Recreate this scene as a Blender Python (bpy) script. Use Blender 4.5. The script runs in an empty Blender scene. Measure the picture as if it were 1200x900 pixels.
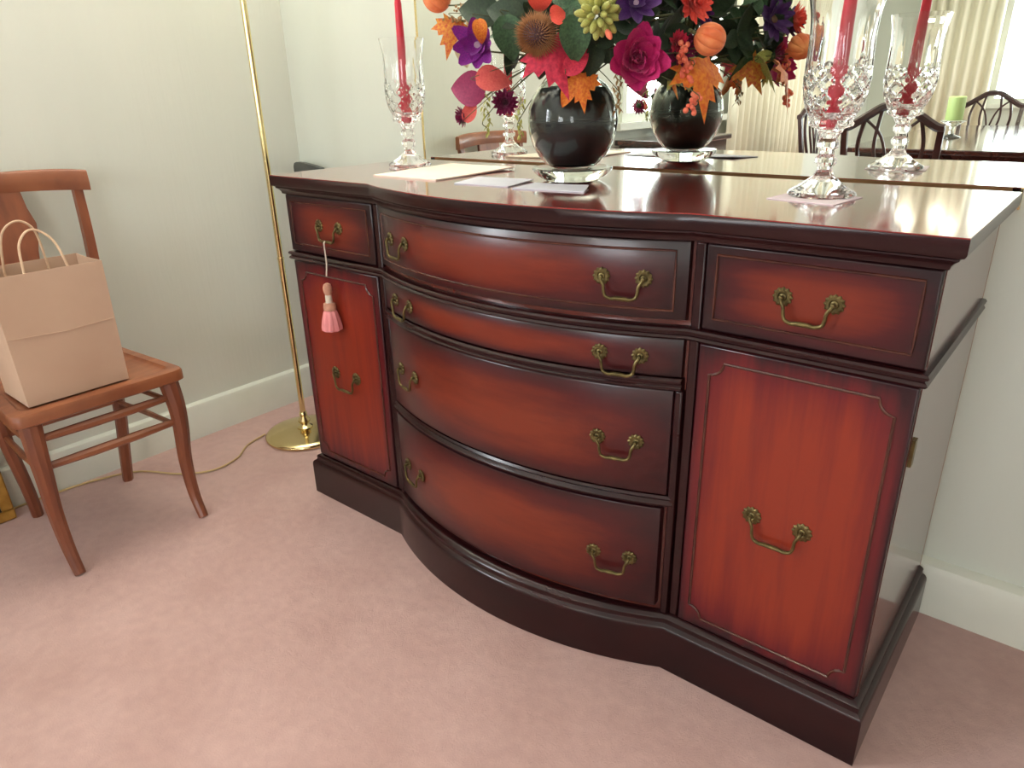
import bpy, math, random
from mathutils import Matrix, Vector
random.seed(7)
sc = bpy.context.scene
PI = math.pi

# ------------------------------------------------------------------ camera
CAM = (0.8996, -1.5514, 1.1036)
YAW, PITCH, ROLL, FPX = 0.69781, 0.38912, -0.02372, 838.06
fw = Vector((-math.sin(YAW) * math.cos(PITCH), math.cos(YAW) * math.cos(PITCH), -math.sin(PITCH)))
rt = Vector((math.cos(YAW), math.sin(YAW), 0)); up = rt.cross(fw)
r2 = rt * math.cos(ROLL) + up * math.sin(ROLL); u2 = up * math.cos(ROLL) - rt * math.sin(ROLL)
cd = bpy.data.cameras.new('camera'); cd.sensor_width = 36; cd.sensor_fit = 'HORIZONTAL'
cd.lens = 36 * FPX / 1200; cd.clip_start = 0.02
cam = bpy.data.objects.new('camera', cd); sc.collection.objects.link(cam)
M = Matrix((r2, u2, -fw)).transposed().to_4x4(); M.translation = CAM
cam.matrix_world = M
sc.camera = cam

# ------------------------------------------------------------------ world, lights, exposure
sc.view_settings.view_transform = 'Standard'; sc.view_settings.look = 'None'
sc.view_settings.gamma = 1.0; sc.view_settings.use_curve_mapping = False
sc.view_settings.exposure = 0.0
sc.cycles.max_bounces = 14; sc.cycles.transmission_bounces = 12; sc.cycles.glossy_bounces = 8
sc.cycles.transparent_max_bounces = 12; sc.cycles.sample_clamp_indirect = 4.0
w = bpy.data.worlds.new('sky'); sc.world = w; w.use_nodes = True
w.node_tree.nodes['Background'].inputs[0].default_value = (0.80, 0.90, 1.0, 1)
w.node_tree.nodes['Background'].inputs[1].default_value = 2.0
def area(name, loc, rot, sx, sy, watts, col):
    l = bpy.data.lights.new(name, 'AREA'); l.shape = 'RECTANGLE'; l.size = sx; l.size_y = sy; l.energy = watts; l.color = col
    o = bpy.data.objects.new(name, l); sc.collection.objects.link(o); o.location = loc; o.rotation_euler = rot
# daylight outside the two room windows, and fill outside an added third
LW = (-1.417, 3.3, -7.2, 0.045, 2.45)            # room: x0 x1 y0 y1 height
WIN1 = (-3.45, -2.15, 0.92, 2.12)                # left wall: y0 y1 z0 z1
WIN2 = (-0.30, 1.30, 0.88, 2.12)                 # far wall: x0 x1 z0 z1
FILL_WIN = (-6.8, -4.6, 0.75, 2.15)                  # right wall: unseen window added for fill light
area('daylight_window_1', (-1.75, -2.8, 1.52), (0, -PI / 2, 0), 1.2, 1.3, 148, (0.90, 0.96, 1.0))
area('daylight_window_2', (0.5, -7.52, 1.5), (PI / 2, 0, 0), 1.6, 1.24, 105, (0.90, 0.96, 1.0))
area('daylight_window_3', (3.62, -5.7, 1.45), (0, PI / 2, 0), 1.4, 2.2, 100, (0.95, 0.98, 1.0))

# ------------------------------------------------------------------ materials
def lin(c): return tuple(((v / 255 + 0.055) / 1.055) ** 2.4 if v > 10 else v / 255 / 12.92 for v in c) + (1,)
def N(nt, t, **k):
    n = nt.nodes.new(t)
    for a, b in k.items(): setattr(n, a, b)
    return n
def pmat(name, c1, c2=None, scale=8, stretch=(1, 1, 1), rough=0.5, bump=0.0, bscale=60, metal=0, coat=0, trans=0, ior=1.45, sheen=0, emit=0, sub=0, detail=4, spec=None):
    m = bpy.data.materials.new(name); m.use_nodes = True; nt = m.node_tree; L = nt.links
    b = nt.nodes['Principled BSDF']
    tc = N(nt, 'ShaderNodeTexCoord'); mp = N(nt, 'ShaderNodeMapping'); mp.inputs['Scale'].default_value = stretch
    L.new(tc.outputs['Object'], mp.inputs[0])
    no = N(nt, 'ShaderNodeTexNoise'); no.inputs['Scale'].default_value = scale; no.inputs['Detail'].default_value = detail
    L.new(mp.outputs[0], no.inputs['Vector'])
    rp = N(nt, 'ShaderNodeValToRGB'); rp.color_ramp.elements[0].position = 0.3; rp.color_ramp.elements[1].position = 0.7
    rp.color_ramp.elements[0].color = lin(c1); rp.color_ramp.elements[1].color = lin(c2 or c1)
    L.new(no.outputs['Fac'], rp.inputs[0]); L.new(rp.outputs[0], b.inputs['Base Color'])
    b.inputs['Roughness'].default_value = rough; b.inputs['Metallic'].default_value = metal
    b.inputs['Coat Weight'].default_value = coat; b.inputs['Coat Roughness'].default_value = 0.12
    b.inputs['Transmission Weight'].default_value = trans; b.inputs['IOR'].default_value = ior
    b.inputs['Sheen Weight'].default_value = sheen
    if spec is not None: b.inputs['Specular IOR Level'].default_value = spec
    if sub: b.inputs['Subsurface Weight'].default_value = sub; b.inputs['Subsurface Radius'].default_value = (0.01, 0.005, 0.003)
    if emit: b.inputs['Emission Color'].default_value = lin(c1); b.inputs['Emission Strength'].default_value = emit
    if bump:
        n2 = N(nt, 'ShaderNodeTexNoise'); n2.inputs['Scale'].default_value = bscale; n2.inputs['Detail'].default_value = 3
        L.new(mp.outputs[0], n2.inputs['Vector'])
        bp = N(nt, 'ShaderNodeBump'); bp.inputs['Strength'].default_value = bump; bp.inputs['Distance'].default_value = 0.01
        L.new(n2.outputs['Fac'], bp.inputs['Height']); L.new(bp.outputs[0], b.inputs['Normal'])
    return m
def burst(name, edge, mid, centre, stretch, rough=0.28, power=1.0, grain=0.8, ex=2.6):
    """mahogany veneer with a hand shaded (sunburst) stain: dark toner sprayed round the border of each panel"""
    m = bpy.data.materials.new(name); m.use_nodes = True; nt = m.node_tree; L = nt.links; b = nt.nodes['Principled BSDF']
    tc = N(nt, 'ShaderNodeTexCoord'); sp = N(nt, 'ShaderNodeSeparateXYZ'); L.new(tc.outputs['Generated'], sp.inputs[0])
    def mth(op, a, bb=None):
        n = N(nt, 'ShaderNodeMath', operation=op)
        for i, v in enumerate((a, bb)):
            if v is None: continue
            if isinstance(v, (int, float)): n.inputs[i].default_value = v
            else: L.new(v, n.inputs[i])
        return n.outputs[0]
    def edge_d(o):   # 0 at border, 1 in the middle
        return mth('SUBTRACT', 1.0, mth('POWER', mth('ABSOLUTE', mth('MULTIPLY', mth('SUBTRACT', o, 0.5), 2.0)), ex))
    d = mth('MULTIPLY', edge_d(sp.outputs['X']), edge_d(sp.outputs['Z']))
    mp = N(nt, 'ShaderNodeMapping'); mp.inputs['Scale'].default_value = stretch; L.new(tc.outputs['Object'], mp.inputs[0])
    no = N(nt, 'ShaderNodeTexNoise'); no.inputs['Scale'].default_value = 6; no.inputs['Detail'].default_value = 6; no.inputs['Roughness'].default_value = 0.6
    L.new(mp.outputs[0], no.inputs['Vector'])
    f = mth('ADD', mth('POWER', d, power), mth('MULTIPLY', mth('SUBTRACT', no.outputs['Fac'], 0.5), grain))
    rp = N(nt, 'ShaderNodeValToRGB'); e = rp.color_ramp.elements
    e[0].position = 0.05; e[0].color = lin(edge); e[1].position = 1.0; e[1].color = lin(centre)
    x = e.new(0.55); x.color = lin(mid)
    L.new(f, rp.inputs[0]); L.new(rp.outputs[0], b.inputs['Base Color'])
    b.inputs['Roughness'].default_value = rough; b.inputs['Coat Weight'].default_value = 0.15; b.inputs['Coat Roughness'].default_value = 0.12; b.inputs['Specular IOR Level'].default_value = 0.4
    return m
def carpet():
    m = pmat('pink_carpet', (186, 150, 143), (199, 164, 157), scale=5, rough=1.0, sheen=0.3, detail=6, spec=0.1)
    nt = m.node_tree; L = nt.links; b = nt.nodes['Principled BSDF']
    tc = N(nt, 'ShaderNodeTexCoord')
    a = N(nt, 'ShaderNodeTexNoise'); a.inputs['Scale'].default_value = 260; a.inputs['Detail'].default_value = 8; a.inputs['Roughness'].default_value = 0.75
    c = N(nt, 'ShaderNodeTexNoise'); c.inputs['Scale'].default_value = 38; c.inputs['Detail'].default_value = 5
    L.new(tc.outputs['Object'], a.inputs[0]); L.new(tc.outputs['Object'], c.inputs[0])
    ad = N(nt, 'ShaderNodeMath', operation='ADD'); L.new(a.outputs[0], ad.inputs[0]); L.new(c.outputs[0], ad.inputs[1])
    bp = N(nt, 'ShaderNodeBump'); bp.inputs['Strength'].default_value = 0.45; bp.inputs['Distance'].default_value = 0.006
    L.new(ad.outputs[0], bp.inputs['Height']); L.new(bp.outputs[0], b.inputs['Normal'])
    mx = N(nt, 'ShaderNodeMix', data_type='RGBA', blend_type='MULTIPLY'); mx.inputs[0].default_value = 1
    rp = N(nt, 'ShaderNodeMapRange'); rp.inputs['From Min'].default_value = 0.3; rp.inputs['From Max'].default_value = 0.7; rp.inputs['To Min'].default_value = 0.93; rp.inputs['To Max'].default_value = 1.04
    L.new(c.outputs[0], rp.inputs[0]); old = b.inputs['Base Color'].links[0].from_socket
    L.new(old, mx.inputs[6]); L.new(rp.outputs[0], mx.inputs[7]); L.new(mx.outputs[2], b.inputs['Base Color'])
    return m
def pane_mat():
    m = bpy.data.materials.new('window_glass'); m.use_nodes = True; nt = m.node_tree
    nt.nodes.clear(); o = N(nt, 'ShaderNodeOutputMaterial'); mx = N(nt, 'ShaderNodeMixShader'); mx.inputs[0].default_value = 0.06
    t = N(nt, 'ShaderNodeBsdfTransparent'); g = N(nt, 'ShaderNodeBsdfGlossy'); g.inputs['Roughness'].default_value = 0.02
    nt.links.new(t.outputs[0], mx.inputs[1]); nt.links.new(g.outputs[0], mx.inputs[2]); nt.links.new(mx.outputs[0], o.inputs[0])
    return m
MT = {
 'wall': pmat('wall_paint', (213, 217, 206), (219, 223, 212), scale=1.2, stretch=(3, 3, .4), rough=0.75, bump=0.08, bscale=25),
 'wall_left': pmat('wall_paint_warm', (216, 217, 206), (222, 223, 212), scale=1.2, stretch=(3, 3, .4), rough=0.7, bump=0.08, bscale=25),  # same paint as the back wall, warm light put into its colour
 'ceiling': pmat('ceiling_paint', (236, 234, 226), (240, 238, 230), rough=0.9),
 'trim': pmat('trim_paint', (222, 224, 212), (228, 229, 218), rough=0.45),
 'carpet': carpet(),
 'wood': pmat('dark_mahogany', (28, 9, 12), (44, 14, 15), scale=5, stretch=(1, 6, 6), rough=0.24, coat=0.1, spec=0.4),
 'bead': pmat('worn_bead_mahogany', (54, 25, 21), (90, 50, 38), scale=14, rough=0.25, coat=0.2),  # worn edges, with their highlights also put into the lighter brown
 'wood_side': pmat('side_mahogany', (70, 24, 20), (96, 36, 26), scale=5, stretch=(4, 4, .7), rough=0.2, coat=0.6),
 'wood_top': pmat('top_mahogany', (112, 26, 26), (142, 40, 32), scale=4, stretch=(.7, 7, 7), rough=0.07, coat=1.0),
 'raw': pmat('unfinished_back_wood', (140, 96, 64), (164, 118, 82), scale=5, stretch=(1, 6, 6), rough=0.8),  # lightened colour stands for light in the dark gap before the mirror
 'burst_d': burst('drawer_veneer', (30, 11, 15), (68, 17, 20), (112, 40, 24), (.6, 5, 5)),
 'burst_w': burst('drawer_veneer_wide', (42, 14, 18), (74, 20, 21), (116, 44, 25), (.6, 4, 4), power=.8),
 'burst_v': burst('door_veneer', (38, 11, 18), (96, 22, 27), (130, 44, 26), (6, 6, .4), power=.8, grain=1.1, ex=5.0),
 'brass_old': pmat('aged_brass', (76, 66, 40), (116, 102, 64), scale=60, rough=0.4, metal=0.8),
 'brass': pmat('polished_brass', (226, 206, 150), (236, 216, 164), rough=0.14, metal=1),
 'mirror': pmat('mirror_silver', (240, 244, 236), rough=0.0, metal=1),
 'glass': pmat('cut_crystal', (255, 255, 255), rough=0.0, trans=1, ior=1.45),
 'glass_v': pmat('vase_glass', (240, 245, 240), rough=0.0, trans=1, ior=1.35),
 'filler': pmat('dark_vase_filler', (14, 15, 18), (34, 35, 38), scale=18, rough=0.5),
 'oak': pmat('chair_oak', (120, 66, 42), (158, 96, 62), scale=6, stretch=(5, 1, 1), rough=0.38, coat=0.2),
 'oak_v': pmat('chair_oak_upright', (108, 58, 40), (142, 82, 54), scale=6, stretch=(5, 5, .8), rough=0.38, coat=0.2),
 'kraft': pmat('kraft_paper', (194, 160, 136), (208, 176, 152), scale=4, rough=0.85, bump=0.25, bscale=7),
 'kraft_h': pmat('twisted_paper', (206, 170, 140), (222, 190, 160), scale=60, rough=0.9),
 'candle': pmat('red_wax', (190, 30, 52), (206, 42, 62), rough=0.4, sub=0.2),
 'cream': pmat('cream_paper', (244, 226, 208), (248, 232, 216), rough=0.85),
 'bluew': pmat('bluish_paper', (204, 204, 212), (214, 214, 222), rough=0.85),
 'pinkw': pmat('pale_pink_paper', (240, 222, 226), (246, 230, 232), rough=0.85),
 'tass_p': pmat('pink_thread', (214, 128, 130), (230, 150, 150), scale=90, stretch=(1, 1, .05), rough=0.9),
 'tass_t': pmat('tan_thread', (186, 134, 112), (204, 150, 126), scale=90, rough=0.9),
 'tass_w': pmat('white_thread', (204, 190, 172), (222, 210, 194), scale=90, rough=0.9),
 'cord': pmat('gold_cord', (186, 158, 110), (200, 172, 124), rough=0.5),
 'gold': pmat('gilt_frame', (150, 108, 44), (190, 146, 70), scale=30, rough=0.4, metal=0.5),
 'black': pmat('black_picture', (18, 16, 16), (30, 26, 24), rough=0.4),
 'grey': pmat('dark_grey_board', (66, 68, 66), (84, 86, 82), rough=0.5),
 'curtain': pmat('beige_curtain', (238, 230, 206), (244, 238, 218), scale=3, stretch=(5, 5, .3), rough=0.9),
 'table': pmat('dining_mahogany', (48, 22, 18), (70, 34, 26), scale=4, stretch=(6, .7, 6), rough=0.1, coat=0.8),
 'dchair': pmat('dining_chair_mahogany', (44, 20, 20), (62, 30, 28), scale=6, rough=0.3, coat=0.2),
 'seat': pmat('striped_seat_fabric', (150, 156, 168), (196, 198, 202), scale=40, stretch=(1, .02, 1), rough=0.9),
 'greenwax': pmat('green_wax', (170, 190, 120), (182, 202, 134), rough=0.5),
 'shade': pmat('frosted_shade', (255, 246, 228), rough=0.6, emit=3.0),
 'white_box': pmat('grey_white_plastic', (196, 204, 212), (206, 212, 220), rough=0.5),
 'pane': pane_mat(),
}
FL = {  # flower colours
 'purple': ((100, 20, 126), (160, 40, 146)), 'dpurple': ((50, 18, 76), (88, 30, 108)), 'magenta': ((176, 14, 92), (206, 34, 110)),
 'maroon': ((110, 14, 62), (136, 24, 76)), 'coral': ((226, 66, 54), (240, 96, 76)), 'red': ((196, 26, 62), (216, 44, 76)),
 'redleaf': ((160, 14, 52), (216, 50, 74)), 'orange': ((206, 82, 26), (234, 146, 44)), 'oyleaf': ((196, 66, 44), (222, 158, 54)),
 'salmon': ((216, 80, 80), (232, 108, 98)), 'mleaf': ((126, 24, 72), (150, 40, 84)), 'green': ((34, 62, 38), (66, 98, 62)),
 'dgreen': ((24, 40, 24), (46, 66, 38)), 'olive': ((146, 146, 62), (186, 186, 104)), 'brown': ((122, 78, 42), (182, 128, 80)),
 'bcore': ((64, 36, 46), (92, 56, 50)), 'pumpkin': ((216, 92, 48), (240, 150, 92)), 'cream': ((220, 208, 160), (232, 222, 180)),
 'stem': ((64, 64, 34), (102, 104, 62)), 'tan': ((140, 104, 62), (186, 152, 100)), 'berry': ((226, 96, 72), (240, 136, 100)), 'centre': ((150, 110, 140), (214, 190, 200)), 'dcentre': ((88, 56, 44), (130, 90, 60)),
}
for k, (a, b_) in FL.items(): MT['f_' + k] = pmat('bouquet_' + k, a, b_, scale=16 if 'leaf' in k or k in ('orange', 'green', 'dgreen', 'salmon') else 26, rough=0.6, sheen=0.1, bump=0.2, bscale=90)

# ------------------------------------------------------------------ mesh helpers
class MB:
    def __init__(s): s.v = []; s.f = []
    def add(s, vs, fs):
        o = len(s.v); s.v += [tuple(p) for p in vs]; s.f += [tuple(i + o for i in f) for f in fs]; return s
    def box(s, x0, x1, y0, y1, z0, z1):
        return s.add([(x, y, z) for z in (z0, z1) for y in (y0, y1) for x in (x0, x1)],
                     [(0, 2, 3, 1), (4, 5, 7, 6), (0, 1, 5, 4), (2, 6, 7, 3), (0, 4, 6, 2), (1, 3, 7, 5)])
    def rings(s, R, cap=True, closed=False):
        n = len(R[0]); vs = [p for r in R for p in r]; fs = []
        m = len(R)
        for i in range(m if closed else m - 1):
            for j in range(n):
                a, b = i * n + j, i * n + (j + 1) % n; c, d = ((i + 1) % m) * n + (j + 1) % n, ((i + 1) % m) * n + j
                fs.append((a, b, c, d))
        if cap and not closed:
            fs.append(tuple(range(n))[::-1]); fs.append(tuple((m - 1) * n + j for j in range(n)))
        return s.add(vs, fs)
    def lathe(s, prof, n=24, c=(0, 0, 0), rf=None, cap=True):
        R = []
        for k, (r, z) in enumerate(prof):
            R.append([(c[0] + r * (rf(2 * PI * j / n, z, k) if rf else 1) * math.cos(2 * PI * j / n), c[1] + r * (rf(2 * PI * j / n, z, k) if rf else 1) * math.sin(2 * PI * j / n), c[2] + z) for j in range(n)])
        return s.rings(R, cap)
    def tube(s, path, rad, n=8, closed=False, sx=1.0):
        P = [Vector(p) for p in path]; m = len(P); R = []; nrm = None
        for i in range(m):
            if closed: t = P[(i + 1) % m] - P[i - 1]
            else: t = P[min(i + 1, m - 1)] - P[max(i - 1, 0)]
            t.normalize()
            if nrm is None:
                nrm = t.orthogonal() if abs(t.z) > .9 and False else (Vector((0, 0, 1)).cross(t) if abs(t.z) < .95 else Vector((1, 0, 0)))
            nrm = (nrm - t * nrm.dot(t)).normalized(); bn = t.cross(nrm)
            r = rad[i] if isinstance(rad, (list, tuple)) else rad
            R.append([tuple(P[i] + nrm * (r * sx * math.cos(2 * PI * j / n + PI / n)) + bn * (r * math.sin(2 * PI * j / n + PI / n))) for j in range(n)])
        return s.rings(R, True, closed)
    def prism(s, poly, z0, z1):
        n = len(poly)
        return s.rings([[(x, y, z0) for x, y in poly], [(x, y, z1) for x, y in poly]])
    def xf(s, m): s.v = [tuple(m @ Vector(p)) for p in s.v]; return s
    def sphere(s, c, r, n=12, m=8, sz=1.0, rf=None):
        return s.lathe([(max(r * math.sin(PI * k / m), 1e-4), -r * sz * math.cos(PI * k / m)) for k in range(m + 1)], n, c, rf)
MW = {}
def tag(o, label=None, cat=None, group=None, kind=None):
    for k, v in (('label', label), ('category', cat), ('group', group), ('kind', kind)):
        if v: o[k] = v
    return o
def mesh(name, mb, mat, smooth=35, tex=None):
    me = bpy.data.meshes.new(name); me.from_pydata(mb.v, [], mb.f); me.update()
    me.materials.append(MT[mat])
    if smooth:
        for p in me.polygons: p.use_smooth = True
        me.set_sharp_from_angle(angle=math.radians(smooth))
    return me
def link(name, me, parent=None, mw=None):
    o = bpy.data.objects.new(name, me); sc.collection.objects.link(o)
    if parent: o.parent = parent
    return o
def thing(name, label, cat, loc=(0, 0, 0), rot=None, group=None):
    o = bpy.data.objects.new(name, None); sc.collection.objects.link(o); o.empty_display_size = 0.1
    m = (rot.to_4x4() if rot is not None else Matrix.Identity(4)).copy(); m.translation = loc
    o.matrix_world = m; MW[o.name] = m
    return tag(o, label, cat, group)
def part(name, mb, mat, parent, world=True, smooth=35, bevel=0, label=None):
    """a part; world=True: mb is in room coordinates and is brought into the frame of its thing"""
    m = MW[parent.name]
    if world: mb.xf(m.inverted())
    o = link(name, mesh(name, mb, mat, smooth), parent); MW[o.name] = m
    if bevel: bev(o, bevel)
    if label: o['label'] = label
    return o
def bev(o, wd, seg=2):
    b = o.modifiers.new('bevel', 'BEVEL'); b.width = wd; b.segments = seg; b.limit_method = 'ANGLE'; b.angle_limit = 0.6
def solo(name, mb, mat, label, cat, group=None, kind=None, smooth=35, bevel=0):
    xs = [p[0] for p in mb.v]; ys = [p[1] for p in mb.v]; zs = [p[2] for p in mb.v]
    c = ((min(xs) + max(xs)) / 2, (min(ys) + max(ys)) / 2, min(zs))
    mb.xf(Matrix.Translation(c).inverted())
    o = link(name, mesh(name, mb, mat, smooth)); o.location = c; MW[o.name] = Matrix.Translation(c)
    if bevel: bev(o, bevel)
    return tag(o, label, cat, group, kind)
def struct(name, mb, mat, parent=None, bevel=0):
    o = link(name, mesh(name, mb, mat, 35), parent); MW[o.name] = Matrix.Identity(4)
    if not parent: o['kind'] = 'structure'
    if bevel: bev(o, bevel)
    return o
def spline(pts, n=6):
    P = [Vector(p) for p in pts]; out = []
    for i in range(len(P) - 1):
        a = P[max(i - 1, 0)]; b, c = P[i], P[i + 1]; d = P[min(i + 2, len(P) - 1)]
        for k in range(n):
            t = k / n
            out.append(0.5 * ((2 * b) + (c - a) * t + (2 * a - 5 * b + 4 * c - d) * t * t + (3 * b - a - 3 * c + d) * t ** 3))
    out.append(P[-1]); return out
def look(n, roll=0.0):
    z = Vector(n).normalized(); x = (Vector((0, 0, 1)).cross(z) if abs(z.z) < .98 else Vector((1, 0, 0))).normalized(); y = z.cross(x)
    return Matrix((x, y, z)).transposed() @ Matrix.Rotation(roll, 3, 'Z')

# ------------------------------------------------------------------ the room
X0, X1, Y0, Y1, HZ = LW; T = 0.14
struct('floor', MB().box(X0 - T, X1 + T, Y0 - T, Y1 + T, -0.1, 0), 'carpet')
struct('ceiling', MB().box(X0 - T, X1 + T, Y0 - T, Y1 + T, HZ, HZ + 0.1), 'ceiling')
struct('wall_back', MB().box(X0 - T, X1 + T, Y1, Y1 + T, 0, HZ), 'wall')
def holed_x(name, xa, xb, hole, mat):   # wall in a plane of constant x with a window hole
    a, b, c, d = hole; m = MB()
    m.box(xa, xb, Y0, a, 0, HZ); m.box(xa, xb, b, Y1, 0, HZ); m.box(xa, xb, a, b, 0, c); m.box(xa, xb, a, b, d, HZ)
    return struct(name, m, mat)
holed_x('wall_left', X0 - T, X0, WIN1, 'wall_left')
holed_x('wall_right', X1, X1 + T, FILL_WIN, 'wall_left')
a, b, c, d = WIN2; m = MB()
m.box(X0 - T, a, Y0 - T, Y0, 0, HZ); m.box(b, X1 + T, Y0 - T, Y0, 0, HZ); m.box(a, b, Y0 - T, Y0, 0, c); m.box(a, b, Y0 - T, Y0, d, HZ)
struct('wall_front', m, 'wall')
def window(name, P, w_, z0, z1, nx, nz):
    """P(u, d, z): u along the wall, d into the wall"""
    def bx(u0, u1, d0, d1, za, zb):
        p, q = P(u0, d0, za), P(u1, d1, zb)
        return MB().box(min(p[0], q[0]), max(p[0], q[0]), min(p[1], q[1]), max(p[1], q[1]), za, zb)
    fr = bx(0, w_, -.02, .1, z1 - .05, z1)
    for mb in (bx(0, w_, -.02, .1, z0, z0 + .05), bx(0, .05, -.02, .1, z0 + .05, z1 - .05), bx(w_ - .05, w_, -.02, .1, z0 + .05, z1 - .05)): fr.add(mb.v, mb.f)
    o = struct(name, fr, 'trim')
    struct('window_sill', bx(-.08, w_ + .08, -.06, .0, z0 - .04, z0), 'trim', o)
    for i in range(1, nx): struct('mullion', bx(w_ * i / nx - .018, w_ * i / nx + .018, .02, .06, z0 + .05, z1 - .05), 'trim', o)
    for i in range(1, nz): struct('glazing_bar', bx(.05, w_ - .05, .025, .055, z0 + (z1 - z0) * i / nz - .014, z0 + (z1 - z0) * i / nz + .014), 'trim', o)
    for i in range(nx): struct('pane', bx(.05 if i == 0 else w_ * i / nx + .018, w_ - .05 if i == nx - 1 else w_ * (i + 1) / nx - .018, .038, .042, z0 + .05, z1 - .05), 'pane', o)
window('window_1', lambda u, d, z: (X0 - d, WIN1[0] + u, z), WIN1[1] - WIN1[0], WIN1[2], WIN1[3], 2, 2)
window('window_2', lambda u, d, z: (WIN2[0] + u, Y0 - d, z), WIN2[1] - WIN2[0], WIN2[2], WIN2[3], 4, 1)
window('window_3', lambda u, d, z: (X1 + d, FILL_WIN[0] + u, z), FILL_WIN[1] - FILL_WIN[0], FILL_WIN[2], FILL_WIN[3], 3, 2)  # added and unseen, lets fill light into the far end
BT, BH = 0.022, 0.127
def base_prof(run0, run1, P):
    prof = [(0, 0), (BT, 0), (BT, BH - .018), (BT - .005, BH - .006), (.006, BH), (0, BH)]
    return MB().rings([[P(run, d, z) for d, z in prof] for run in (run0, run1)])
struct('baseboard_back', base_prof(X0, X1, lambda r, d, z: (r, Y1 - d * 1.5, z)), 'trim')
struct('baseboard_left', base_prof(Y0, Y1 - BT, lambda r, d, z: (X0 + d, r, z)), 'trim')
struct('baseboard_front', base_prof(X0 + BT, X1, lambda r, d, z: (r, Y0 + d, z)), 'trim')

# ------------------------------------------------------------------ the mirror
MY = 0.039
t = thing('wall_mirror', 'large frameless mirror on the wall behind the sideboard', 'mirror', (0, Y1, .885))
part('mirror_glass', MB().box(-.756, .764, MY, Y1 - .0005, .885, 2.05), 'mirror', t, smooth=0)
part('edge_trim', MB().box(-.762, -.756, MY - .0015, Y1 - .0005, .885, 2.05), 'brass', t, smooth=0, label='thin brass strip along the mirror edge')
part('edge_trim', MB().box(.764, .768, MY - .0015, Y1 - .0005, .885, 2.05), 'brass', t, smooth=0)

# ------------------------------------------------------------------ the sideboard
W, D, BUL, B, BACK = .7477, .4751, .085, .390, .004
def arc_y(x, D_, bul, B_):
    R = (B_ * B_ + bul * bul) / (2 * bul); return -D_ - bul + R - math.sqrt(R * R - x * x)
def plan(W_, D_, bul, B_, back, n=28):
    p = [(-W_, back), (-W_, -D_)] + [(-B_ + 2 * B_ * k / n, arc_y(-B_ + 2 * B_ * k / n, D_, bul, B_)) for k in range(n + 1)] + [(W_, -D_), (W_, back)]
    return p
def loft(prof, back=BACK, bul=BUL):
    m = MB(); R = []
    for z, o in prof: R.append([(x, y, z) for x, y in plan(W + o, D + o, bul, B, back)])
    return m.rings(R)
sb = thing('sideboard', 'dark mahogany bow-front sideboard with brass bail handles under the mirror', 'sideboard', (0, -.24, 0))
# carcass: ends flush, face recessed a little behind drawers and doors
part('carcass', MB().rings([[(x, y, z) for x, y in plan(W, D - .012, BUL, B, 0)] for z in (.10, .885)]), 'wood_side', sb)
tp = part('top', loft([(.8905, .014), (.893, .020), (.897, .0225), (.9175, .0225), (.9182, .0220)], bul=.077), 'wood', sb)
part('top_veneer', loft([(.9182, .0221), (.9195, .0221), (.92, .0217)], bul=.077), 'wood_top', tp, label='glossy reddish mahogany top surface')
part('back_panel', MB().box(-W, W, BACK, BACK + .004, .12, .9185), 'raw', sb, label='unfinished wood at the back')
part('cornice', loft([(.872, .0), (.874, .004), (.879, .005), (.884, .009), (.888, .0145), (.8905, .0145)], back=BACK - .002, bul=.079), 'wood', sb)
part('waist_moulding', loft([(.704, -.004), (.7055, .005), (.709, .008), (.7125, .006), (.7145, .003), (.7165, .003), (.7185, .007), (.722, .0085), (.7255, .006), (.7275, -.004)], back=BACK - .003), 'wood', sb)
part('plinth', loft([(0, .0185), (.092, .0185), (.099, .0175), (.104, .014), (.107, .009), (.112, .0075), (.117, .0085), (.121, .006), (.124, 0.0), (.126, -.006)], bul=.093), 'wood', sb)
def arc_panel(x0, x1, z0, z1, proud=0.0, th=.018, e=.003, n=28):
    R = []
    for k in range(n + 1):
        x = x0 + (x1 - x0) * k / n; y = arc_y(x, D + proud, BUL, B)
        ee = e if 0 < k < n else e
        R.append([(x, y + th, z0), (x, y + e, z0), (x, y + e * .3, z0 + e * .3), (x, y, z0 + e), (x, y, z1 - e), (x, y + e * .3, z1 - e * .3), (x, y + e, z1), (x, y + th, z1)])
    return MB().rings(R)
def sweep_arc(prof, x0, x1, n=32):   # prof: (outward, z)
    R = []
    for k in range(n + 1):
        x = x0 + (x1 - x0) * k / n
        R.append([(x, arc_y(x, D + o, BUL, B), z) for o, z in prof])
    return MB().rings(R)
def handle_mb(s, drop=.036, ros=.0145):
    m = MB()
    for sg in (-1, 1):
        r = MB().lathe([(.0006, .0035), (.0035, .003), (.0055, .0018), (.0075, .0034), (ros * .8, .0036), (ros, .0018), (ros, 0.0), (.001, -.001)], 48, rf=lambda a, z, k: 1 + (.09 * math.cos(12 * a) if k in (4, 5, 6) else 0))
        r.lathe([(.003, .002), (.003, .007), (.004, .009), (.003, .0115), (.001, .012)], 10)
        r.xf(Matrix.Translation((sg * s / 2, 0, 0)) @ Matrix.Rotation(PI / 2, 4, 'X'))
        m.add(r.v, r.f)
    h = s / 2
    half = [(-h, -.009, 0), (-h + .001, -.0115, -.004), (-h + .006, -.0125, -drop * .35), (-h + .0075, -.0125, -drop * .68), (-h + .011, -.0125, -drop * .90), (-h + .021, -.0125, -drop), (-h * .25, -.0125, -drop * .97), (0, -.0125, -drop * .97)]
    pts = half + [(-x, y, z) for x, y, z in half[-2::-1]]
    sp = spline(pts, 4); nn = len(sp)
    m.tube(sp, [.0028 + .0012 * math.exp(-((i / (nn - 1) - .5) / .16) ** 2) for i in range(nn)], 8)
    return m
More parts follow.
